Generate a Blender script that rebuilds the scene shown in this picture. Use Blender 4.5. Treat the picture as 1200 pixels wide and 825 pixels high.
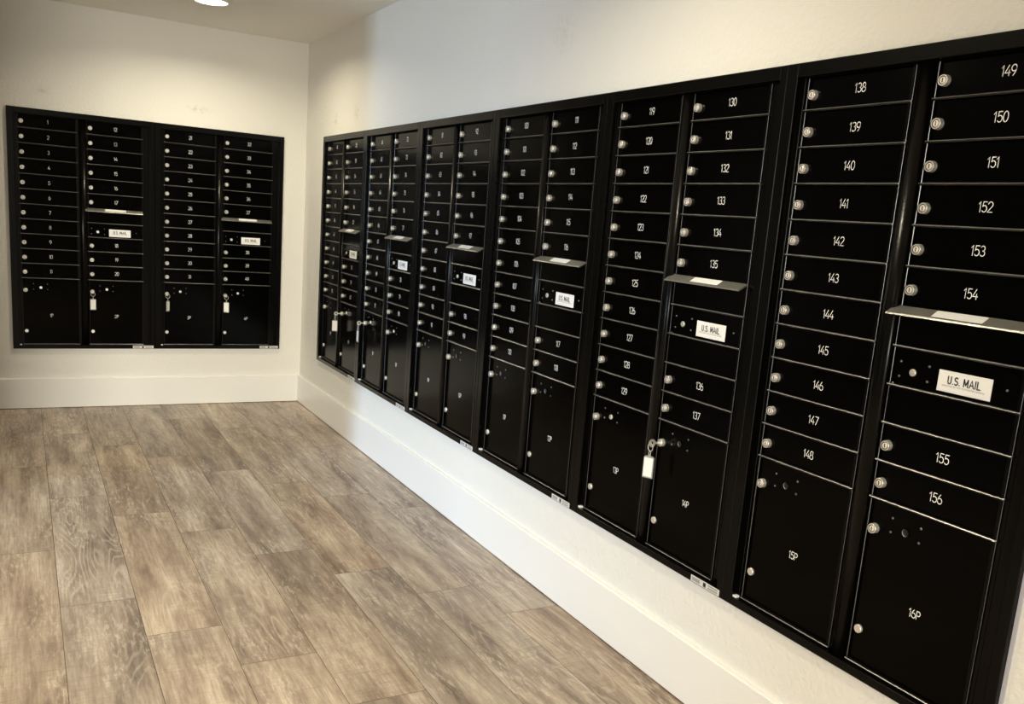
import bpy, bmesh, math, random
from mathutils import Vector, Matrix
for o in list(bpy.data.objects): bpy.data.objects.remove(o)
random.seed(7)
scene = bpy.context.scene
col = scene.collection
R2 = math.radians

# ------------------------------------------------------------------ camera
W_PX, F_PX = 1200.0, 1047.42
cam = bpy.data.cameras.new('camera')
cam.sensor_fit = 'HORIZONTAL'; cam.sensor_width = 36.0
cam.lens = F_PX / W_PX * 36.0
cam.shift_x = -18.077 / W_PX; cam.shift_y = 53.449 / W_PX
cam.clip_start = 0.02
camo = bpy.data.objects.new('camera', cam); col.objects.link(camo)
camo.location = (-1.7127, -6.2756, 1.3742)
camo.rotation_euler = (R2(78.995), R2(-4.434), R2(-29.015))
scene.camera = camo

# ------------------------------------------------------------------ view, world, daylight, added fill
scene.view_settings.view_transform = 'Standard'
scene.view_settings.look = 'None'
scene.view_settings.gamma = 1.0
scene.view_settings.exposure = 0.0
scene.view_settings.use_curve_mapping = False
scene.cycles.max_bounces = 10
scene.cycles.diffuse_bounces = 5
scene.cycles.sample_clamp_indirect = 6.0
LAMP_GLOW = 14.0
LAMP_COLOUR = (1.0, 0.90, 0.665)
DAY_POWER = 1350.0
DAY_COLOUR = (0.52, 0.74, 1.0)
FILL_POWER = 1900.0
FILL_COLOUR = (1.0, 0.955, 0.81)
wd = bpy.data.worlds.new('world'); scene.world = wd; wd.use_nodes = True
bg = wd.node_tree.nodes['Background']
bg.inputs[0].default_value = (0.72, 0.84, 1.0, 1); bg.inputs[1].default_value = 0.6
sun = bpy.data.lights.new('window_daylight', 'AREA')
sun.shape = 'RECTANGLE'; sun.size = 2.6; sun.size_y = 1.5
sun.energy = DAY_POWER; sun.color = DAY_COLOUR
suno = bpy.data.objects.new('window_daylight', sun); col.objects.link(suno)
suno.location = (-14.0, -4.4, 2.3); suno.rotation_euler = (0, R2(-84), R2(6))
fw = bpy.data.lights.new('front_fill_light', 'AREA')  # fill light added behind the camera to raise the room's ambient level
fw.shape = 'RECTANGLE'; fw.size = 5.0; fw.size_y = 2.0; fw.energy = FILL_POWER; fw.color = FILL_COLOUR
fwo = bpy.data.objects.new('front_fill_light', fw); col.objects.link(fwo)
fwo.location = (-6.6, -15.0, 2.5); fwo.rotation_euler = (R2(84), 0, R2(-14))

# ------------------------------------------------------------------ materials
def mat(name, base, rough=0.5, metal=0.0, ior=1.5, spec=None):
    m = bpy.data.materials.new(name); m.use_nodes = True
    b = m.node_tree.nodes['Principled BSDF']
    b.inputs['Base Color'].default_value = (*base, 1)
    b.inputs['Roughness'].default_value = rough
    b.inputs['Metallic'].default_value = metal
    b.inputs['IOR'].default_value = ior
    if spec is not None: b.inputs['Specular IOR Level'].default_value = spec
    return m
def nd(m, t, **kw):
    n = m.node_tree.nodes.new(t)
    for k, v in kw.items(): setattr(n, k, v)
    return n
def ln(m, a, b): m.node_tree.links.new(a, b)
def bump(m, scale, strength, dist, detail=2.0):
    b = m.node_tree.nodes['Principled BSDF']
    tc = nd(m, 'ShaderNodeTexCoord')
    n = nd(m, 'ShaderNodeTexNoise'); n.inputs['Scale'].default_value = scale; n.inputs['Detail'].default_value = detail
    ln(m, tc.outputs['Object'], n.inputs['Vector'])
    bp = nd(m, 'ShaderNodeBump'); bp.inputs['Strength'].default_value = strength; bp.inputs['Distance'].default_value = dist
    ln(m, n.outputs['Fac'], bp.inputs['Height']); ln(m, bp.outputs['Normal'], b.inputs['Normal'])
    return tc

def black_metal(name, base, rough, ior):
    m = mat(name, base, rough, 0.0, ior)
    bump(m, 900.0, 0.06, 0.0006)
    return m
M = {}
M['door'] = black_metal('black_powder_coat', (0.0007, 0.00065, 0.0006), 0.15, 1.16)
M['frame'] = black_metal('black_anodised_frame', (0.0012, 0.0011, 0.001), 0.24, 1.25)
M['rail'] = black_metal('black_rail', (0.004, 0.004, 0.0038), 0.3, 1.6)
M['edge'] = mat('rail_glint_metal', (0.33, 0.325, 0.31), 0.38, 0.8)  # lighter top chamfers paint lamp glints onto the black rails
M['hood'] = mat('satin_grey_metal', (0.28, 0.275, 0.25), 0.38, 0.7)
bump(M['hood'], 380.0, 0.25, 0.0008, 3.0)
M['lock'] = mat('nickel', (0.93, 0.90, 0.84), 0.34, 0.75)
M['lockface'] = mat('brushed_nickel', (0.88, 0.85, 0.79), 0.5, 0.35)
M['dark'] = mat('dark_slot', (0.006, 0.006, 0.006), 0.5)
M['slot'] = mat('lock_slot', (0.07, 0.06, 0.05), 0.5)
M['jamb'] = mat('jamb_glint_metal', (0.10, 0.10, 0.105), 0.32, 0.8)  # paler chamfers paint reflection lines along the black jambs
M['number'] = mat('white_number_print', (0.92, 0.92, 0.91), 0.5)
M['label'] = mat('white_plastic_label', (0.93, 0.93, 0.93), 0.3)
M['ink'] = mat('black_ink', (0.02, 0.018, 0.02), 0.5)
M['greyink'] = mat('grey_ink', (0.32, 0.31, 0.30), 0.6)
M['sticker'] = mat('silver_sticker', (0.62, 0.61, 0.60), 0.45)
M['trim'] = mat('white_trim_paint', (0.83, 0.82, 0.80), 0.28)
M['caulk'] = mat('grey_caulk', (0.50, 0.49, 0.54), 0.6)
M['screw'] = mat('dark_screw', (0.25, 0.25, 0.26), 0.35, 0.8)
M['tagplastic'] = mat('white_tag', (0.82, 0.81, 0.77), 0.4)
M['tagcase'] = mat('clear_tag_case', (0.30, 0.30, 0.29), 0.15)
M['lens'] = mat('lamp_lens', (0.9, 0.9, 0.9), 0.5)
b = M['lens'].node_tree.nodes['Principled BSDF']
b.inputs['Emission Color'].default_value = (*LAMP_COLOUR, 1); b.inputs['Emission Strength'].default_value = LAMP_GLOW

def wall_material(name, base, stains=()):
    m = mat(name, base, 0.62)
    tc = bump(m, 62.0, 0.45, 0.006, 3.0)
    b = m.node_tree.nodes['Principled BSDF']
    n = nd(m, 'ShaderNodeTexNoise'); n.inputs['Scale'].default_value = 1.3; n.inputs['Detail'].default_value = 3
    ln(m, tc.outputs['Object'], n.inputs['Vector'])
    mx = nd(m, 'ShaderNodeMix', data_type='RGBA')
    mx.inputs['A'].default_value = (*[c * 0.97 for c in base], 1); mx.inputs['B'].default_value = (*[min(c * 1.02, .95) for c in base], 1)
    ln(m, n.outputs['Fac'], mx.inputs['Factor'])
    out = mx.outputs['Result']
    for (p, r, d) in stains:                     # scuff marks left by the installers
        mp = nd(m, 'ShaderNodeMapping')
        mp.inputs['Location'].default_value = [-p[i] / r[i] for i in range(3)]
        mp.inputs['Scale'].default_value = [1 / r[i] for i in range(3)]
        ln(m, tc.outputs['Object'], mp.inputs['Vector'])
        ds = nd(m, 'ShaderNodeVectorMath', operation='LENGTH'); ln(m, mp.outputs['Vector'], ds.inputs[0])
        nz = nd(m, 'ShaderNodeTexNoise'); nz.inputs['Scale'].default_value = 45; nz.inputs['Detail'].default_value = 3
        ln(m, tc.outputs['Object'], nz.inputs['Vector'])
        mr = nd(m, 'ShaderNodeMapRange'); mr.inputs['From Min'].default_value = 1.0; mr.inputs['From Max'].default_value = 0.1
        mr.inputs['To Min'].default_value = 0; mr.inputs['To Max'].default_value = 1
        ln(m, ds.outputs['Value'], mr.inputs['Value'])
        ml = nd(m, 'ShaderNodeMath', operation='MULTIPLY'); ln(m, mr.outputs['Result'], ml.inputs[0])
        ps = nd(m, 'ShaderNodeMapRange'); ps.inputs['From Min'].default_value = 0.4; ps.inputs['From Max'].default_value = 0.75
        ps.inputs['To Max'].default_value = d
        ln(m, nz.outputs['Fac'], ps.inputs['Value']); ln(m, ps.outputs['Result'], ml.inputs[1])
        m2 = nd(m, 'ShaderNodeMix', data_type='RGBA'); m2.inputs['B'].default_value = (0.22, 0.20, 0.17, 1)
        ln(m, ml.outputs[0], m2.inputs['Factor']); ln(m, out, m2.inputs['A'])
        out = m2.outputs['Result']
    ln(m, out, b.inputs['Base Color'])
    return m
WALL = (0.78, 0.765, 0.725)
M['wall_back'] = wall_material('painted_wall_back', WALL, [((-0.70, 0, 1.93), (.09, .1, .03), .5), ((-1.58, 0, 1.93), (.06, .1, .035), .35)])
M['wall_right'] = wall_material('painted_wall_right', WALL, [((0, -0.66, 1.91), (.1, .05, .05), .5), ((0, -1.05, 1.93), (.1, .06, .06), .45), ((0, -3.35, 2.05), (.1, .1, .09), .25)])
M['wall'] = wall_material('painted_wall_lobby', (0.60, 0.58, 0.55))
M['dark_wall'] = wall_material('dark_blocker_panel', (0.10, 0.085, 0.07))  # dark tone keeps the added partition faint in door reflections
M['ceiling'] = wall_material('painted_ceiling', (0.87, 0.86, 0.82))

def floor_material():
    m = mat('wood_look_plank', (0.3, 0.22, 0.15), 0.42)
    b = m.node_tree.nodes['Principled BSDF']
    tc = nd(m, 'ShaderNodeTexCoord')
    at = nd(m, 'ShaderNodeVertexColor', layer_name='plank')
    sc = nd(m, 'ShaderNodeVectorMath', operation='SCALE'); sc.inputs['Scale'].default_value = 37.0
    ln(m, at.outputs['Color'], sc.inputs[0])
    ad = nd(m, 'ShaderNodeVectorMath', operation='ADD')
    ln(m, tc.outputs['Object'], ad.inputs[0]); ln(m, sc.outputs['Vector'], ad.inputs[1])
    def tex(sx, sy, scale, detail, rough=0.55, dist=0.0):
        mp = nd(m, 'ShaderNodeMapping'); mp.inputs['Scale'].default_value = (sx, sy, 1)
        ln(m, ad.outputs['Vector'], mp.inputs['Vector'])
        n = nd(m, 'ShaderNodeTexNoise'); n.inputs['Scale'].default_value = scale; n.inputs['Detail'].default_value = detail
        n.inputs['Roughness'].default_value = rough; n.inputs['Distortion'].default_value = dist
        ln(m, mp.outputs['Vector'], n.inputs['Vector'])
        return n.outputs['Fac'], mp
    def ramp(src, stops):
        r = nd(m, 'ShaderNodeValToRGB')
        el = r.color_ramp.elements
        el[0].position, el[0].color = stops[0][0], (*stops[0][1], 1)
        el[1].position, el[1].color = stops[-1][0], (*stops[-1][1], 1)
        for p, c in stops[1:-1]:
            e = el.new(p); e.color = (*c, 1)
        ln(m, src, r.inputs['Fac']); return r.outputs['Color']
    def rng(src, a, bb, lo=0.0, hi=1.0):
        r = nd(m, 'ShaderNodeMapRange'); r.inputs['From Min'].default_value = a; r.inputs['From Max'].default_value = bb
        r.inputs['To Min'].default_value = lo; r.inputs['To Max'].default_value = hi
        ln(m, src, r.inputs['Value']); return r.outputs['Result']
    def mix(f, a, bcol, blend='MIX'):
        x = nd(m, 'ShaderNodeMix', data_type='RGBA', blend_type=blend)
        if isinstance(f, float): x.inputs['Factor'].default_value = f
        else: ln(m, f, x.inputs['Factor'])
        for s, v in (('A', a), ('B', bcol)):
            if isinstance(v, tuple): x.inputs[s].default_value = (*v, 1)
            else: ln(m, v, x.inputs[s])
        return x.outputs['Result']
    blot, _ = tex(8.0, 1.1, 1.3, 8, 0.68, 0.1)
    c = ramp(blot, [(0.34, (0.115, 0.078, 0.053)), (0.43, (0.215, 0.150, 0.104)), (0.50, (0.305, 0.225, 0.158)), (0.57, (0.37, 0.285, 0.205)), (0.67, (0.52, 0.425, 0.315))])
    # grey weathered zones
    g, _ = tex(3.0, 0.8, 1.1, 3, 0.5, 0.3)
    c = mix(rng(g, 0.52, 0.72, 0.0, 0.4), c, (0.26, 0.225, 0.18))
    # dark brown streaks along the plank
    s, _ = tex(11.0, 0.9, 1.4, 6, 0.68, 0.1)
    c = mix(rng(s, 0.54, 0.70, 0.0, 0.7), c, (0.13, 0.086, 0.058))
    # fine fibre
    f, _ = tex(150.0, 5.0, 1.0, 4, 0.65)
    c = mix(rng(f, 0.35, 0.68, 0.0, 0.45), c, (0.15, 0.10, 0.07))
    # cathedral grain: distorted rings stretched along the board, pale lines
    mp = nd(m, 'ShaderNodeMapping'); mp.inputs['Scale'].default_value = (8.5, 1.05, 1)
    ln(m, ad.outputs['Vector'], mp.inputs['Vector'])
    dn = nd(m, 'ShaderNodeTexNoise'); dn.inputs['Scale'].default_value = 0.85; dn.inputs['Detail'].default_value = 1.5
    ln(m, mp.outputs['Vector'], dn.inputs['Vector'])
    mu = nd(m, 'ShaderNodeMath', operation='MULTIPLY'); mu.inputs[1].default_value = 24.0; ln(m, dn.outputs['Fac'], mu.inputs[0])
    fr = nd(m, 'ShaderNodeMath', operation='PINGPONG'); fr.inputs[1].default_value = 0.5; ln(m, mu.outputs[0], fr.inputs[0])
    patch, _ = tex(6.0, 1.2, 1.2, 2, 0.5)
    pm = nd(m, 'ShaderNodeMath', operation='MULTIPLY'); ln(m, rng(fr.outputs[0], 0.30, 0.5, 0.0, 0.42), pm.inputs[0]); ln(m, rng(patch, 0.52, 0.66), pm.inputs[1])
    c = mix(pm.outputs[0], c, (0.50, 0.42, 0.325))
    # pale chalky speckle and cross saw marks
    k, _ = tex(85.0, 16.0, 1.0, 5, 0.72)
    km, _ = tex(5.0, 1.8, 1.6, 2, 0.5)
    kk = nd(m, 'ShaderNodeMath', operation='MULTIPLY'); ln(m, rng(k, 0.5, 0.64, 0.0, 0.6), kk.inputs[0]); ln(m, rng(km, 0.42, 0.62, .15, 1.0), kk.inputs[1])
    c = mix(kk.outputs[0], c, (0.52, 0.435, 0.33))
    w, _ = tex(6.0, 150.0, 1.0, 3, 0.6)
    ww = nd(m, 'ShaderNodeMath', operation='MULTIPLY'); ln(m, rng(w, 0.53, 0.66, 0.0, 0.5), ww.inputs[0]); ln(m, rng(g, 0.38, 0.6), ww.inputs[1])
    c = mix(ww.outputs[0], c, (0.165, 0.115, 0.08))
    # board to board tone
    sp = nd(m, 'ShaderNodeSeparateColor'); ln(m, at.outputs['Color'], sp.inputs['Color'])
    hv = nd(m, 'ShaderNodeHueSaturation'); ln(m, c, hv.inputs['Color'])
    ln(m, rng(sp.outputs['Blue'], 0, 1, 1.27, 1.57), hv.inputs['Value'])
    ln(m, rng(sp.outputs['Red'], 0, 1, 0.70, 0.94), hv.inputs['Saturation'])
    ln(m, hv.outputs['Color'], b.inputs['Base Color'])
    ln(m, rng(f, 0.3, 0.7, 0.36, 0.52), b.inputs['Roughness'])
    bp = nd(m, 'ShaderNodeBump'); bp.inputs['Strength'].default_value = 0.12; bp.inputs['Distance'].default_value = 0.002
    ln(m, f, bp.inputs['Height']); ln(m, bp.outputs['Normal'], b.inputs['Normal'])
    return m
M['floor'] = floor_material()

# ------------------------------------------------------------------ mesh helpers
class MB:
    def __init__(self): self.v = []; self.f = []; self.m = []; self.mats = []; self.s = []
    def mi(self, m):
        if m not in self.mats: self.mats.append(m)
        return self.mats.index(m)
    def face(self, idx, m, smooth=False): self.f.append(idx); self.m.append(self.mi(m)); self.s.append(smooth)
    def box(self, a, b_, m, ch=0.0, edge=None, sides=(0, 1, 2, 3)):
        x0, x1 = sorted((a[0], b_[0])); y0, y1 = sorted((a[1], b_[1])); z0, z1 = sorted((a[2], b_[2]))
        if ch <= 0:
            n = len(self.v)
            self.v += [(x0, y0, z0), (x1, y0, z0), (x1, y1, z0), (x0, y1, z0), (x0, y0, z1), (x1, y0, z1), (x1, y1, z1), (x0, y1, z1)]
            for q in ((0, 3, 2, 1), (4, 5, 6, 7), (0, 1, 5, 4), (1, 2, 6, 5), (2, 3, 7, 6), (3, 0, 4, 7)): self.face([n + i for i in q], m)
        else:                                     # box whose front (-y) edges are chamfered
            n = len(self.v); c = min(ch, (x1 - x0) * .49, (z1 - z0) * .49)
            self.v += [(x0, y1, z0), (x1, y1, z0), (x1, y1, z1), (x0, y1, z1),
                       (x0, y0 + c, z0), (x1, y0 + c, z0), (x1, y0 + c, z1), (x0, y0 + c, z1),
                       (x0 + c, y0, z0 + c), (x1 - c, y0, z0 + c), (x1 - c, y0, z1 - c), (x0 + c, y0, z1 - c)]
            for q in ((3, 2, 1, 0), (8, 9, 10, 11)): self.face([n + i for i in q], m)
            for i in range(4):
                j = (i + 1) % 4
                self.face([n + i, n + j, n + 4 + j, n + 4 + i], m); self.face([n + 4 + i, n + 4 + j, n + 8 + j, n + 8 + i], edge if edge and i in sides else m)
    def prism(self, prof, z0, z1, m, smooth=False):          # prof: list of (x, y), counter-clockwise, run along z
        n = len(self.v); k = len(prof)
        self.v += [(x, y, z0) for x, y in prof] + [(x, y, z1) for x, y in prof]
        for i in range(k):
            j = (i + 1) % k; self.face([n + i, n + j, n + k + j, n + k + i], m, smooth)
        self.face([n + i for i in reversed(range(k))], m); self.face([n + k + i for i in range(k)], m)
    def prismx(self, prof, x0, x1, m):                       # prof: list of (y, z) run along x
        n = len(self.v); k = len(prof)
        self.v += [(x0, y, z) for y, z in prof] + [(x1, y, z) for y, z in prof]
        for i in range(k):
            j = (i + 1) % k; self.face([n + i, n + j, n + k + j, n + k + i], m)
        self.face([n + i for i in reversed(range(k))], m); self.face([n + k + i for i in range(k)], m)
    def lathe_y(self, c, prof, m, seg=20, mats=None):        # prof: (radius, y) from back to front, axis along y
        n = len(self.v); k = len(prof)
        for r, y in prof:
            for i in range(seg):
                a = 2 * math.pi * i / seg
                self.v.append((c[0] + r * math.cos(a), c[1] + y, c[2] + r * math.sin(a)))
        for q in range(k - 1):
            mm = mats[q] if mats else m
            for i in range(seg):
                j = (i + 1) % seg
                self.face([n + q * seg + i, n + q * seg + j, n + (q + 1) * seg + j, n + (q + 1) * seg + i], mm, abs(prof[q][1] - prof[q + 1][1]) > 1e-6)
        self.face([n + (k - 1) * seg + i for i in range(seg)], mats[-1] if mats else m)
    def tube(self, pts, r, m, seg=8, closed=False):
        P = [Vector(p) for p in pts]; n = len(self.v); k = len(P); up = None
        for i, p in enumerate(P):
            a = P[(i - 1) % k] if (closed or i > 0) else p; bq = P[(i + 1) % k] if (closed or i < k - 1) else p
            t = (bq - a).normalized()
            if up is None:
                up = Vector((0, 0, 1)) if abs(t.z) < .9 else Vector((1, 0, 0))
            sd = t.cross(up).normalized(); up = sd.cross(t).normalized()
            for j in range(seg):
                an = 2 * math.pi * j / seg
                self.v.append(tuple(p + sd * (r * math.cos(an)) + up * (r * math.sin(an))))
        for i in range(k if closed else k - 1):
            i2 = (i + 1) % k
            for j in range(seg):
                j2 = (j + 1) % seg
                self.face([n + i * seg + j, n + i * seg + j2, n + i2 * seg + j2, n + i2 * seg + j], m, True)
        if not closed:
            self.face([n + j for j in reversed(range(seg))], m); self.face([n + (k - 1) * seg + j for j in range(seg)], m)
    def mesh(self, name):
        me = bpy.data.meshes.new(name); me.from_pydata([tuple(v) for v in self.v], [], self.f)
        for m in self.mats: me.materials.append(M[m] if isinstance(m, str) else m)
        me.polygons.foreach_set('material_index', self.m); me.polygons.foreach_set('use_smooth', self.s)
        bm = bmesh.new(); bm.from_mesh(me); bmesh.ops.recalc_face_normals(bm, faces=bm.faces[:]); bm.to_mesh(me); bm.free()
        me.update(); return me
def link(name, me, parent=None, loc=(0, 0, 0), rot=(0, 0, 0)):
    o = bpy.data.objects.new(name, me); col.objects.link(o)
    o.parent = parent; o.location = loc; o.rotation_euler = rot
    return o
def structure(name, mb, **kw):
    o = link(name, mb.mesh(name), **kw); o['kind'] = 'structure'; return o
def tag(o, label, cat, group=None):
    o['label'] = label; o['category'] = cat
    if group: o['group'] = group

# ------------------------------------------------------------------ room shell
CEIL, BB_H, BB_T = 2.4374, 0.1918, 0.019
U_PITCH, C_PITCH, ROW = 0.8100, 0.3693, 0.0889
Z0 = 1.7406                                 # height of the locks in the top row
E_L, Z_T, Z_B = 0.075, 0.0765, -1.361       # outer edge of a unit's frame, from its first lock
Y_R0, X_B0 = -0.532, -1.698                 # first lock of the right-hand and of the back bank
N_R, N_B = 6, 2

# floor: one mesh of plank faces, joints where the photo has them
def build_floor():
    v, f, cols = [], [], []
    pw, pl, gap = 0.2326, 1.2025, 0.0009
    first = {0: -1.372, 1: -0.717, 2: -1.026, 3: -1.313, 4: -1.649, 5: -0.730, 6: -1.000, 7: -1.262}
    for s in range(-28, 8):
        x0 = -1.865 + pw * s; x1 = x0 + pw
        st = first.get(s, random.uniform(-1.2, 0)) + pl * 4
        k = 0
        y1 = st
        while y1 > -10.2:
            y0 = y1 - pl
            a, b_ = max(y0, -10.0), min(y1, 2.2)
            if b_ > a:
                n = len(v)
                xa, xb = max(x0, -8.3), min(x1, 0.06)
                v += [(xa + gap, a + gap, 0), (xb - gap, a + gap, 0), (xb - gap, b_ - gap, 0), (xa + gap, b_ - gap, 0)]
                f.append((n, n + 1, n + 2, n + 3)); cols.append((random.random(), random.random(), random.random(), 1))
            y1 = y0
    n = len(v)
    v += [(-8.3, -10, -.0015), (0.06, -10, -.0015), (0.06, 2.2, -.0015), (-8.3, 2.2, -.0015), (-8.3, -10, -.05), (0.06, -10, -.05), (0.06, 2.2, -.05), (-8.3, 2.2, -.05)]
    for q in ((0, 1, 2, 3), (7, 6, 5, 4), (0, 4, 5, 1), (1, 5, 6, 2), (2, 6, 7, 3), (3, 7, 4, 0)): f.append(tuple(n + i for i in q))
    me = bpy.data.meshes.new('floor'); me.from_pydata(v, [], f)
    me.materials.append(M['floor']); me.materials.append(M['seam'])
    ca = me.color_attributes.new('plank', 'FLOAT_COLOR', 'CORNER')
    for i, p in enumerate(me.polygons):
        c = cols[i] if i < len(cols) else (0, 0, 0, 1)
        p.material_index = 0 if i < len(cols) else 1
        for l in p.loop_indices: ca.data[l].color = c
    o = link('floor', me); o['kind'] = 'structure'
M['seam'] = mat('plank_seam', (0.085, 0.06, 0.042), 0.7)
build_floor()

mb = MB(); mb.box((-8.3, -10, CEIL), (0.15, 2.2, CEIL + .1), 'ceiling'); structure('ceiling', mb)
T = 0.15
# right wall with the recess for its bank of six units (wall face at x = 0)
ya, yb = Y_R0 + E_L - .012, Y_R0 + E_L - U_PITCH * N_R + .012
za, zb = Z0 + Z_B + .012, Z0 + Z_T - .012
mb = MB()
mb.box((0, T, 0), (T, ya, CEIL), 'wall_right'); mb.box((0, yb, 0), (T, -10, CEIL), 'wall_right')
mb.box((0, ya, 0), (T, yb, za), 'wall_right'); mb.box((0, ya, zb), (T, yb, CEIL), 'wall_right')
structure('wall_right', mb)
xa, xb = X_B0 - E_L + .012, X_B0 - E_L + U_PITCH * N_B - .012
mb = MB()
mb.box((-2.2, 0, 0), (xa, T, CEIL), 'wall_back'); mb.box((xb, 0, 0), (0, T, CEIL), 'wall_back')
mb.box((xa, 0, 0), (xb, T, za), 'wall_back'); mb.box((xa, 0, zb), (xb, T, CEIL), 'wall_back')
structure('wall_back', mb)
mb = MB(); mb.box((-2.2, -1.72, 0), (-2.1, T, CEIL), 'dark_wall'); structure('added_partition', mb)  # unseen partition added to cut the window daylight off the far wall
# lobby walls beyond the photo, with the window that brings the daylight
wy0, wy1, wz0, wz1 = -4.2, -2.3, 0.25, 2.25
mb = MB()
mb.box((-8.1, -10, 0), (-8.0, wy0, CEIL), 'wall'); mb.box((-8.1, wy1, 0), (-8.0, 2.2, CEIL), 'wall')
mb.box((-8.1, wy0, 0), (-8.0, wy1, wz0), 'wall'); mb.box((-8.1, wy0, wz1), (-8.0, wy1, CEIL), 'wall')
structure('wall_left', mb)
fx0, fx1, fz0, fz1 = -7.2, -3.0, .25, 2.25
mb = MB()
mb.box((-8.1, -10.1, 0), (fx0, -10, CEIL), 'wall'); mb.box((fx1, -10.1, 0), (0.15, -10, CEIL), 'wall')
mb.box((fx0, -10.1, 0), (fx1, -10, fz0), 'wall'); mb.box((fx0, -10.1, fz1), (fx1, -10, CEIL), 'wall')
structure('wall_front', mb)
mb = MB()
for z in (fz0, fz1 - .05): mb.box((fx0, -10.08, z), (fx1, -10.02, z + .05), 'trim')
for i in range(5): mb.box((fx0 + (fx1 - fx0 - .05) * i / 4, -10.08, fz0), (fx0 + (fx1 - fx0 - .05) * i / 4 + .05, -10.02, fz1), 'trim')
structure('fill_window', mb)  # window added out of view to let the front fill light in
mb = MB(); mb.box((-8.0, 2.05, 0), (0.0, 2.15, CEIL), 'wall'); structure('wall_lobby', mb)
mb = MB()
for z in (wz0, (wz0 + wz1) / 2 - .02, wz1 - .04): mb.box((-8.08, wy0, z), (-8.02, wy1, z + .04), 'trim')
for y in (wy0, (wy0 + wy1) / 2 - .02, wy1 - .04): mb.box((-8.08, y, wz0), (-8.02, y + .04, wz1), 'trim')
structure('window_1', mb)

def baseboard_profile(): return [(0, .005), (-BB_T, .005), (-BB_T, BB_H - .004), (-BB_T + .004, BB_H), (0, BB_H)]
mb = MB(); mb.prismx(baseboard_profile(), -2.1, 0, 'trim'); structure('baseboard_back', mb)
mb = MB(); mb.prismx(baseboard_profile(), BB_T, 10, 'trim'); structure('baseboard_right', mb, rot=(0, 0, R2(-90)))
# grey sealant bead showing round the foot and near end of the right-hand bank
mb = MB()
yl, yr = Y_R0 + E_L, Y_R0 + E_L - U_PITCH * N_R
mb.box((-.003, yl - .9, Z0 + Z_B - .0075), (.004, yr - .009, Z0 + Z_B), 'caulk')
mb.box((-.003, yr - .009, Z0 + Z_B), (.004, yr, Z0 + Z_T - .02), 'caulk')
structure('trim_1', mb)

# ------------------------------------------------------------------ recessed ceiling lights
def downlight_meshes():
    r = MB()
    prof = [(.100, 0), (.100, -.004), (.094, -.008), (.086, -.007), (.084, -.003)]
    n = len(r.v); seg = 40
    for rad, z in prof:
        for i in range(seg):
            a = 2 * math.pi * i / seg; r.v.append((rad * math.cos(a), rad * math.sin(a), z))
    for q in range(len(prof) - 1):
        for i in range(seg):
            j = (i + 1) % seg; r.face([q * seg + i, q * seg + j, (q + 1) * seg + j, (q + 1) * seg + i], 'trim', True)
    l = MB(); n = 0
    for i in range(seg):
        a = 2 * math.pi * i / seg; l.v.append((.0845 * math.cos(a), .0845 * math.sin(a), -.004))
    for i in range(seg):
        a = 2 * math.pi * i / seg; l.v.append((.0845 * math.cos(a), .0845 * math.sin(a), -.001))
    l.face(list(reversed(range(seg))), 'lens'); l.face(list(range(seg, 2 * seg)), 'lens')
    for i in range(seg):
        j = (i + 1) % seg; l.face([i, j, seg + j, seg + i], 'lens')
    return r.mesh('trim_ring'), l.mesh('lens')
ring_me, lens_me = downlight_meshes()
for x, y, watt, spread, lab in ((-0.77, -0.82, 14.5, 155, 'round white recessed downlight in the ceiling near the back corner, switched on'),
                  (-0.85, -4.2, 15.0, 152, 'round recessed downlight over the near end of the long mailbox bank'),
                  (-2.6, -2.85, 9, 120, 'added fill downlight in the ceiling left of the wooden floor seen here'),  # lamp added out of view to brighten the floor
                  (-2.3, -5.1, 24, 130, 'added fill downlight in the ceiling left of the photographer'),  # lamp added out of view to brighten the near units
                  (-1.6, -7.6, 24, 130, 'added fill downlight in the ceiling behind the photographer')):  # lamp added behind the camera for ambient fill
    t = link('recessed_downlight', None, loc=(x, y, CEIL)); tag(t, lab, 'ceiling light', 'recessed ceiling downlights')
    link('trim_ring', ring_me, t); link('lens', lens_me, t)
    ld = bpy.data.lights.new('downlight_beam', 'AREA'); ld.shape = 'DISK'; ld.size = .165; ld.energy = watt; ld.color = LAMP_COLOUR; ld.spread = R2(spread)
    link('downlight_beam', ld, t, (0, 0, -.012))

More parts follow.
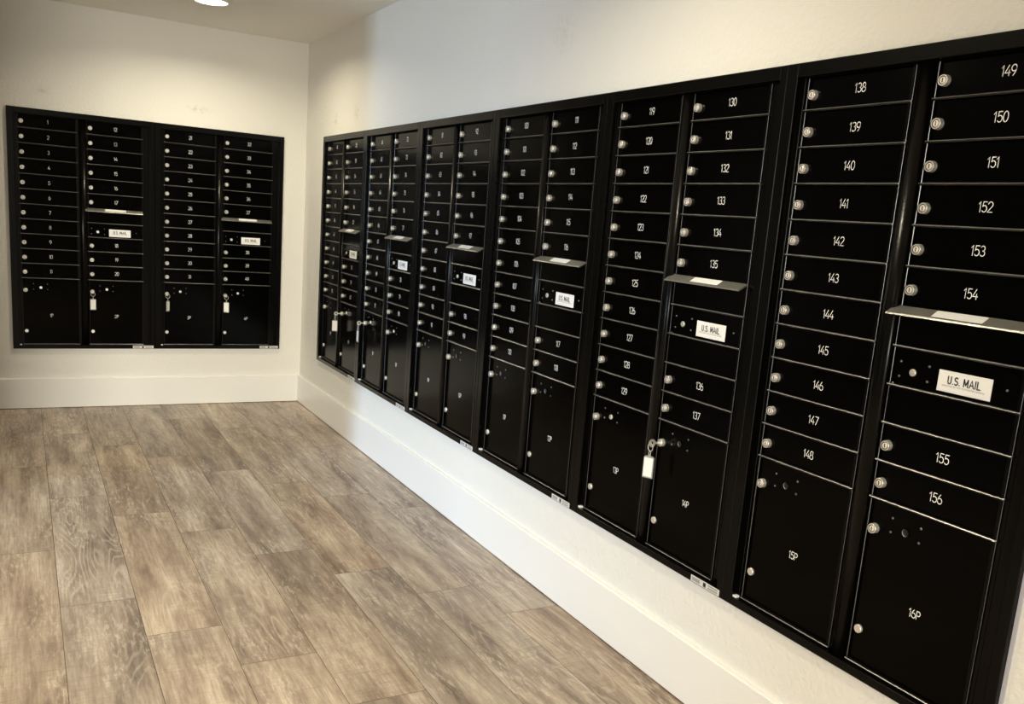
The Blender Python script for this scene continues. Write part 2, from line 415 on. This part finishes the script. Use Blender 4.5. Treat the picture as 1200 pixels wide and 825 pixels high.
# ------------------------------------------------------------------ lettering (single-stroke glyphs)
def arc(cx, cy, rx, ry, a0, a1, n=12):
    return [(cx + rx * math.cos(R2(a0 + (a1 - a0) * i / n)), cy + ry * math.sin(R2(a0 + (a1 - a0) * i / n))) for i in range(n + 1)]
GLYPH = {
 '0': (.62, [arc(.30, .5, .25, .5, 0, 360, 20)]),
 '1': (.36, [[(.02, .78), (.20, 1), (.20, 0)]]),
 '2': (.62, [arc(.30, .72, .25, .28, 165, -28) + [(.05, 0), (.57, 0)]]),
 '3': (.62, [arc(.29, .75, .22, .25, 150, -90), arc(.29, .26, .26, .26, 88, -150)]),
 '4': (.64, [[(.40, 1), (.04, .28), (.60, .28)], [(.46, .55), (.46, 0)]]),
 '5': (.62, [[(.52, 1), (.14, 1), (.10, .55)] + arc(.29, .32, .26, .32, 118, -145)]),
 '6': (.62, [arc(.30, .30, .26, .30, 0, 360, 18), [(.04, .32), (.08, .58), (.22, .86), (.32, 1)]]),
 '7': (.58, [[(.03, 1), (.55, 1), (.20, 0)]]),
 '8': (.62, [arc(.30, .755, .20, .245, 0, 360, 16), arc(.30, .265, .26, .265, 0, 360, 18)]),
 '9': (.62, [arc(.30, .70, .26, .30, 0, 360, 18), [(.56, .68), (.52, .42), (.38, .14), (.28, 0)]]),
 'P': (.60, [[(.08, 0), (.08, 1), (.32, 1)] + arc(.32, .73, .22, .27, 90, -90) + [(.08, .46)]]),
 'U': (.74, [[(.10, 1), (.10, .33)] + arc(.33, .28, .23, .28, 180, 360) + [(.56, 1)]]),
 'S': (.70, [arc(.32, .755, .22, .245, 35, 270) + arc(.32, .25, .24, .26, 90, -145)]),
 'M': (.90, [[(.10, 0), (.10, 1)], [(.10, 1), (.40, .22)], [(.40, .22), (.70, 1)], [(.70, 1), (.70, 0)]]),
 'A': (.78, [[(.05, 0), (.36, 1), (.67, 0)], [(.16, .34), (.56, .34)]]),
 'I': (.34, [[(.14, 0), (.14, 1)]]),
 'L': (.62, [[(.10, 1), (.10, 0), (.52, 0)]]),
 '.': (.30, [[(.12, .03), (.13, .03)]]),
 ' ': (.38, []),
}
def lettering(text, h, stroke, m):
    """flat print in the x-z plane, centred, facing -y"""
    mb = MB(); w = sum(GLYPH[c][0] for c in text) - .04; x = -w / 2
    for ch in text:
        adv, strokes = GLYPH[ch]
        for st in strokes:
            P = [((x + a) * h, (bq - .5) * h) for a, bq in st]
            r = stroke / 2; n = len(mb.v)
            L, Rr = [], []
            for i, p in enumerate(P):
                q0 = P[max(i - 1, 0)]; q1 = P[min(i + 1, len(P) - 1)]
                def nrm(a, c):
                    dx, dz = c[0] - a[0], c[1] - a[1]; l = math.hypot(dx, dz) or 1; return (-dz / l, dx / l)
                if i == 0: nx, nz = nrm(p, q1); k = 1
                elif i == len(P) - 1: nx, nz = nrm(q0, p); k = 1
                else:
                    a, c = nrm(q0, p), nrm(p, q1); nx, nz = a[0] + c[0], a[1] + c[1]; l = math.hypot(nx, nz) or 1
                    nx /= l; nz /= l; k = min(1 / max(nx * a[0] + nz * a[1], .35), 1.7)
                L.append((p[0] + nx * r * k, 0, p[1] + nz * r * k)); Rr.append((p[0] - nx * r * k, 0, p[1] - nz * r * k))
            mb.v += L + Rr; kk = len(P)
            for i in range(kk - 1): mb.face([n + i, n + kk + i, n + kk + i + 1, n + i + 1], m)
            for e in (0, kk - 1):
                n = len(mb.v); px, pz = P[e]
                mb.v += [(px + r * math.cos(j * math.pi / 4), 0, pz + r * math.sin(j * math.pi / 4)) for j in range(8)]
                mb.face([n + j for j in range(8)], m)
        x += adv
    me = bpy.data.meshes.new('print'); me.from_pydata(mb.v, [], mb.f); me.materials.append(M[m]); me.update()
    return me

# ------------------------------------------------------------------ mailbox unit parts
# local frame: x to the right, -y out of the wall, z up; origin at the lock of the top left door
FL, FR, RAIL, DOOR, LOCKF = -0.016, 0.005, 0.0005, 0.010, -0.002
D_L, D_R = -0.0154, 0.2860
U_L, U_R = -E_L, U_PITCH - E_L
def rail_z(k): return -(k + .42) * ROW
PB = -1.333                                  # foot of the parcel doors

def frame_mesh():
    m = MB(); g = .0004
    m.box((U_L + g, FL, Z_B), (-.039, .06, Z_T), 'frame', .0015)
    m.box((.710, FL, Z_B), (U_R - g, .06, Z_T), 'frame', .0015)
    m.box((-.039, FL, .043), (.710, .06, Z_T), 'frame', .0015)
    m.box((-.039, FL, Z_B), (.710, .06, -1.339), 'frame', .0015)
    # raised outer lip
    # stepped inner liner
    m.box((-.039, .004, -1.339), (-.029, .06, .043), 'frame', .001)
    m.box((-.029, .008, -1.339), (-.0205, .06, .043), 'frame', .001)
    m.box((.700, .004, -1.339), (.710, .06, .043), 'frame', .001)
    m.box((.671, .008, -1.339), (.700, .06, .043), 'frame', .001)
    m.box((-.0205, .004, .0405), (.671, .06, .043), 'frame')
    m.box((-.0205, .030, -1.339), (.671, .06, .043), 'frame')
    return m.mesh('frame')
def divider_mesh():
    m = MB(); x0, x1 = .3050, .3465
    pts = [(x0, .03), (x0, .002)]
    for i in range(13):
        a = math.pi * (1 - i / 12); pts.append(((x0 + x1) / 2 + (x1 - x0) / 2 * math.cos(a), .002 - .013 * math.sin(a)))
    pts += [(x1, .03)]
    m.prism(pts, -1.339, .043, 'frame', False)
    for p in range(1, 15): pass
    me = m.mesh('divider')
    for p in me.polygons: p.use_smooth = len(p.vertices) == 4
    return me
def column_mesh(rails, deep):
    m = MB()
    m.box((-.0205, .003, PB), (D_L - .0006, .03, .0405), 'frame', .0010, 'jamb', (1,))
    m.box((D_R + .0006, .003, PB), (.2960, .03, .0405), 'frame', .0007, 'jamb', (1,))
    m.box((.2960, .007, PB), (.3055, .03, .0405), 'frame')
    for k in rails:
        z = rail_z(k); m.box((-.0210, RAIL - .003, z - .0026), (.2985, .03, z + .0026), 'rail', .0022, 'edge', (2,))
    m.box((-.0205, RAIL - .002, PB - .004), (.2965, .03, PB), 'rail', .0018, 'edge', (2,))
    return m.mesh('column_frame')
def door_mesh(z0, z1, x0=D_L, x1=D_R, y=DOOR, ch=.0012, mt='door'):
    m = MB(); m.box((x0, y, z0), (x1, y + .015, z1), mt, ch); return m
def lock_mesh():
    m = MB(); d = DOOR
    prof = [(.0124, d), (.0122, d - .0012), (.0118, LOCKF + .0016), (.0112, LOCKF), (.0092, LOCKF), (.0088, LOCKF + .0012), (.0070, LOCKF + .0012), (.0066, LOCKF + .0002)]
    mats = ['lock', 'lock', 'lock', 'lock', 'slot', 'slot', 'lock', 'lockface']
    m.lathe_y((0, 0, 0), prof, 'lock', 22, mats)
    m.box((-.0013, LOCKF - .0002, -.0046), (.0013, LOCKF + .003, .0046), 'slot')
    return m.mesh('lock')
def plug_mesh(mt='lock', r=.0108, d=.006):
    m = MB(); m.lathe_y((0, 0, 0), [(r, DOOR), (r, DOOR - d + .0015), (r - .0015, DOOR - d)], mt, 20); return m
ME = {}
ME['frame'] = frame_mesh(); ME['divider'] = divider_mesh()
ME['colA'] = column_mesh(range(11), 0)
ME['colB'] = column_mesh([0, 1, 2, 3, 4, 6, 7, 8, 9, 10], 1)
ME['door'] = door_mesh(-.0338, .0478).mesh('mailbox_door')
ME['door_top'] = door_mesh(-.0338, .0395).mesh('mailbox_door')
ME['lock'] = lock_mesh()
pz1 = rail_z(10) - .0036
ME['parcel'] = door_mesh(PB + .0012, pz1).mesh('parcel_door')
ME['plug'] = plug_mesh().mesh('stud')
kh = plug_mesh('screw', .0075, .0032); ME['keyhole_silver'] = plug_mesh('lock', .0085, .004).mesh('carrier_lock')  # carrier lock variant in silver metal; the other one is dark
k2 = MB(); k2.lathe_y((0, 0, 0), [(.0098, DOOR), (.0098, DOOR - .0022), (.0086, DOOR - .0026), (.0080, DOOR - .0006), (.0010, DOOR - .0003)], 'door', 20, ['door', 'door', 'screw', 'dark', 'dark']); ME['keyhole'] = k2.mesh('carrier_lock')
sc = MB(); sc.lathe_y((0, 0, 0), [(.0030, DOOR), (.0028, DOOR - .0012), (.0016, DOOR - .0018)], 'screw', 10); ME['screw'] = sc.mesh('screw')
ME['slot_panel'] = door_mesh(rail_z(6) + .003, rail_z(5) + .004, -.0200, .2955, .0035, .001, 'door').mesh('slot_panel')
ME['blank_panel'] = door_mesh(rail_z(8) + .003, rail_z(7) - .003, -.0200, .2955, .0035, .001, 'door').mesh('blank_panel')
ME['mail_panel'] = door_mesh(rail_z(7) + .003, rail_z(6) - .0036).mesh('mail_panel')
# outgoing mail flap: a sloping metal hood with a folded lip
hd = MB()
zb_ = rail_z(5)
prof = [(.008, zb_ + .004), (-.024, zb_ - .0150), (-.026, zb_ - .0185), (-.0235, zb_ - .0195), (-.021, zb_ - .0175), (.008, zb_ - .001)]
hd.prismx(prof, -.0345, .2945, 'hood'); ME['hood'] = hd.mesh('slot_hood')
st = MB()
def on_hood(t): return (.008 + (-.024 - .008) * t - .0004 * .5, zb_ + .004 + (-.0190) * t + .0004)
a_, b2 = on_hood(.18), on_hood(.86)
st.v = [(.077, a_[0], a_[1]), (.197, a_[0], a_[1]), (.197, b2[0], b2[1]), (.077, b2[0], b2[1])]; st.face([0, 3, 2, 1], 'label')
ME['hood_sticker'] = st.mesh('sticker')
lb = MB(); lb.box((.0995, .0078, -.6505), (.2245, .0112, -.6045), 'label', .0008); ME['mail_label'] = lb.mesh('mail_label')
ME['us_mail'] = lettering('U.S. MAIL', .0155, .0028, 'ink')
fc = bpy.data.curves.new('small_print', 'FONT'); fc.body = 'APPROVED BY THE POSTMASTER GENERAL'; fc.size = .0052; fc.align_x = 'CENTER'; fc.align_y = 'CENTER'
fo = bpy.data.objects.new('small_print_source', fc); col.objects.link(fo)
fme = bpy.data.meshes.new_from_object(fo.evaluated_get(bpy.context.evaluated_depsgraph_get())); bpy.data.objects.remove(fo)
fme.materials.clear(); fme.materials.append(M['greyink'])
fme.transform(Matrix.Rotation(R2(90), 4, 'X'))
ME['small_print'] = fme
cl = MB(); cl.box((-.0395, -.010, -1.3390), (-.0270, .004, -1.3335), 'label', .001); ME['clip'] = cl.mesh('corner_clip')
# maker's data sticker with grey print blocks on the lower frame rail
sp = MB(); sp.box((.600, FL - .0006, -1.3585), (.7245, FL + .001, -1.3400), 'sticker')
for x0, x1, z0, z1, mm in ((.606, .640, -1.3550, -1.3440, 'greyink'), (.655, .6665, -1.3560, -1.3430, 'ink'), (.675, .716, -1.3475, -1.3435, 'greyink'), (.675, .716, -1.3555, -1.3505, 'greyink')):
    sp.box((x0, FL - .0008, z0), (x1, FL, z1), mm)
ME['spec'] = sp.mesh('data_sticker')
NUM = {}
def number_mesh(t):
    if t not in NUM: NUM[t] = lettering(t, .0205 if not t.endswith('P') else .0190, .0019 if not t.endswith('P') else .0018, 'number')
    return NUM[t]

def mailbox_unit(loc, rz, first, n_right, parcels, label, sticker=True, silver_disc=(False, False)):
    """one cabinet of two columns: 11 doors on the left, n_right on the right, a parcel door under each"""
    t = link('mailbox_unit', None, loc=loc, rot=(0, 0, rz)); tag(t, label, 'mailboxes', 'black mailbox units set in the walls')
    link('frame', ME['frame'], t); link('divider', ME['divider'], t); link('corner_clip', ME['clip'], t)
    if sticker:
        s = link('data_sticker', ME['spec'], t); s['label'] = 'silver sticker with grey print'
    no = first
    for c in range(2):
        x = c * C_PITCH
        link('column_frame', ME['colB' if c else 'colA'], t, (x, 0, 0))
        rows = range(11) if c == 0 else ([0, 1, 2, 3, 4, 5, 8, 9, 10] if n_right == 9 else [0, 1, 2, 3, 4, 5, 9, 10])
        for r in rows:
            d = link('mailbox_door', ME['door_top' if r == 0 else 'door'], t, (x, 0, -r * ROW))
            lk = link('lock', ME['lock'], d, (0, 0, 0), (0, random.uniform(-.12, .12), 0))
            link('number', number_mesh(str(no)), d, (.1415, DOOR - .0005, .0065)); no += 1
        if c:
            sp_ = link('slot_panel', ME['slot_panel'], t, (x, 0, 0))
            h = link('slot_hood', ME['hood'], t, (x, 0, 0)); h['label'] = 'grey metal flap over the outgoing mail slot'
            link('sticker', ME['hood_sticker'], h)
            mp_ = link('mail_panel', ME['mail_panel'], t, (x, 0, 0))
            pl = link('mail_label', ME['mail_label'], mp_); pl['label'] = 'white U.S. MAIL plate'
            me2 = ME.get('plate_print')
            if me2 is None:
                # print joined into one mesh on the plate
                bm = bmesh.new()
                for src, off in ((ME['us_mail'], (.162, .0074, -.6235)), (ME['small_print'], (.162, .0074, -.6368))):
                    k0 = len(bm.verts); kf = len(bm.faces); bm.from_mesh(src); bm.verts.ensure_lookup_table(); bm.faces.ensure_lookup_table()
                    bmesh.ops.translate(bm, verts=bm.verts[k0:], vec=off)
                    for fc_ in bm.faces[kf:]: fc_.material_index = 0 if src is ME['us_mail'] else 1
                me2 = bpy.data.meshes.new('plate_print'); bm.to_mesh(me2); bm.free()
                me2.materials.append(M['ink']); me2.materials.append(M['greyink']); ME['plate_print'] = me2
            # print belongs to the plate panel as its own piece
            link('plate_print', me2, mp_)
            for px, pz in ((.0000, -.6042), (.0735, -.6042), (.0000, -.6380), (.0735, -.6380), (.2570, -.6205)): link('screw', ME['screw'], mp_, (px, 0, pz))
            link('carrier_lock', ME['keyhole_silver'], mp_, (.0350, 0, -.6245))
            link('rivet', ME['screw'], mp_, (-.0105, -.004, -.6560))
            if n_right == 8: link('blank_panel', ME['blank_panel'], t, (x, 0, 0))
        pd = link('parcel_door', ME['parcel'], t, (x, 0, 0))
        link('lock', ME['lock'], pd, (0, 0, -.9995)); link('stud', ME['plug'], pd, (0, 0, -1.2523))
        link('carrier_lock', ME['keyhole_silver' if silver_disc[c] else 'keyhole'], pd, (.0825, 0, -.9835))
        for px, pz in ((.0435, -.9612), (.1190, -.9612), (.0435, -.9945), (.1190, -.9945)): link('screw', ME['screw'], pd, (px, 0, pz))
        link('number', number_mesh(parcels[c]), pd, (.1380, DOOR - .0005, -1.1555))
    return t

SPEC = []
no, pn = 1, 1
for i in range(N_B):
    nr = 9
    lab = ('black mailbox unit on the back wall, doors 1 to 20, farthest from the corner', 'black mailbox unit on the back wall, doors 21 to 40, nearer the room corner')[i]
    mailbox_unit((X_B0 + i * U_PITCH, 0, Z0), 0, no, nr, (f'{pn}P', f'{pn + 1}P'), lab, True, (True, True))
    no += 11 + nr; pn += 2
WHERE = ('next to the room corner', 'second from the corner', 'third from the corner',
         'fourth from the corner', 'second nearest', 'nearest, at right')
for i in range(N_R):
    nr = 9 if i < 2 else 8
    mailbox_unit((0, Y_R0 - i * U_PITCH, Z0), R2(-90), no, nr, (f'{pn}P', f'{pn + 1}P'), f'black mailbox unit on the right wall, doors {no} to {no + 10 + nr}, {WHERE[i]}', i < 5,
                 (i == 1, i < 2) if i < 4 else (i == 4, False))
    no += 11 + nr; pn += 2

# ------------------------------------------------------------------ keys with tags left in the parcel locks
def key_meshes():
    k = MB()                                             # origin: middle of the lock face, -y out
    k.box((-.0009, -.018, -.0035), (.0009, -.0001, .0035), 'lock')           # blade shoulder
    n = 18                                               # round bow with a hole
    ring = []
    for i in range(n):
        a = 2 * math.pi * i / n
        ring.append((math.cos(a), math.sin(a)))
    b0 = len(k.v)
    for sx in (-.0011, .0011):
        for rr in (.0125, .0045):
            for ca, sa in ring: k.v.append((sx, -.029 + rr * ca, rr * sa))
    for i in range(n):
        j = (i + 1) % n
        for p, q in ((0, 1), (1, 3), (3, 2), (2, 0)): k.face([b0 + p * n + i, b0 + p * n + j, b0 + q * n + j, b0 + q * n + i], 'lock')
    return k.mesh('key')
def ring_mesh():
    k = MB(); k.tube([(0.012 * math.sin(2 * math.pi * i / 24), -.034, -.0125 + .0125 * math.cos(2 * math.pi * i / 24)) for i in range(24)], .0011, 'lock', 6, True)
    k.tube([(0, -.034 + .0035 * math.sin(2 * math.pi * i / 14), -.031 + .0062 * math.cos(2 * math.pi * i / 14)) for i in range(14)], .0008, 'lock', 6, True)
    return k.mesh('ring')
def tag_mesh():
    k = MB(); w, h, d = .0172, .070, .0022              # origin: at the top hole of the tag
    pts = [(-w, -h), (w, -h), (w, -.006), (w - .004, -.001), (.004, 0), (.0035, .0042), (-.0035, .0042), (-.004, 0), (-w + .004, -.001), (-w, -.006)]
    n = len(pts)
    k.v += [(x, -d, z) for x, z in pts] + [(x, d, z) for x, z in pts]
    k.face(list(range(n)), 'tagcase'); k.face(list(reversed(range(n, 2 * n))), 'tagcase')
    for i in range(n):
        j = (i + 1) % n; k.face([i, j, n + j, n + i], 'tagcase')
    c = MB(); c.box((-w + .0022, -d - .0004, -h + .004), (w - .0035, d + .0004, -.006), 'tagplastic')
    return k.mesh('tag'), c.mesh('paper_insert')
key_me, ring_me2 = key_meshes(), ring_mesh(); tag_me, ins_me = tag_mesh()
def key_tag(wall, unit, c, turn, label):
    x = c * C_PITCH
    if wall == 'B': p = (X_B0 + unit * U_PITCH + x, LOCKF, Z0 - .9995); rz = 0
    else: p = (LOCKF, Y_R0 - unit * U_PITCH - x, Z0 - .9995); rz = R2(-90)
    t = link('key_with_tag', None, loc=p, rot=(0, 0, rz)); tag(t, label, 'key', 'tagged keys left in parcel locks')
    link('key', key_me, t); link('ring', ring_me2, t)
    g = link('tag', tag_me, t, (0, -.034, -.0405), (0, 0, turn)); g['label'] = 'white paper tag in a clear holder'
    link('paper_insert', ins_me, g)
key_tag('B', 0, 1, R2(5), 'key with white tag hanging in the lock of parcel door 2P')
key_tag('B', 1, 0, R2(52), 'key with narrow-seen white tag in the lock of parcel door 3P')
key_tag('B', 1, 1, R2(-18), 'key with white tag hanging in the lock of parcel door 4P')
key_tag('R', 0, 1, R2(62), 'key with white tag in the lock of parcel door 6P')
key_tag('R', 1, 0, R2(-5), 'key with white tag seen edge-on in the lock of parcel door 7P')
key_tag('R', 4, 1, R2(28), 'key with white tag hanging in the lock of parcel door 14P')
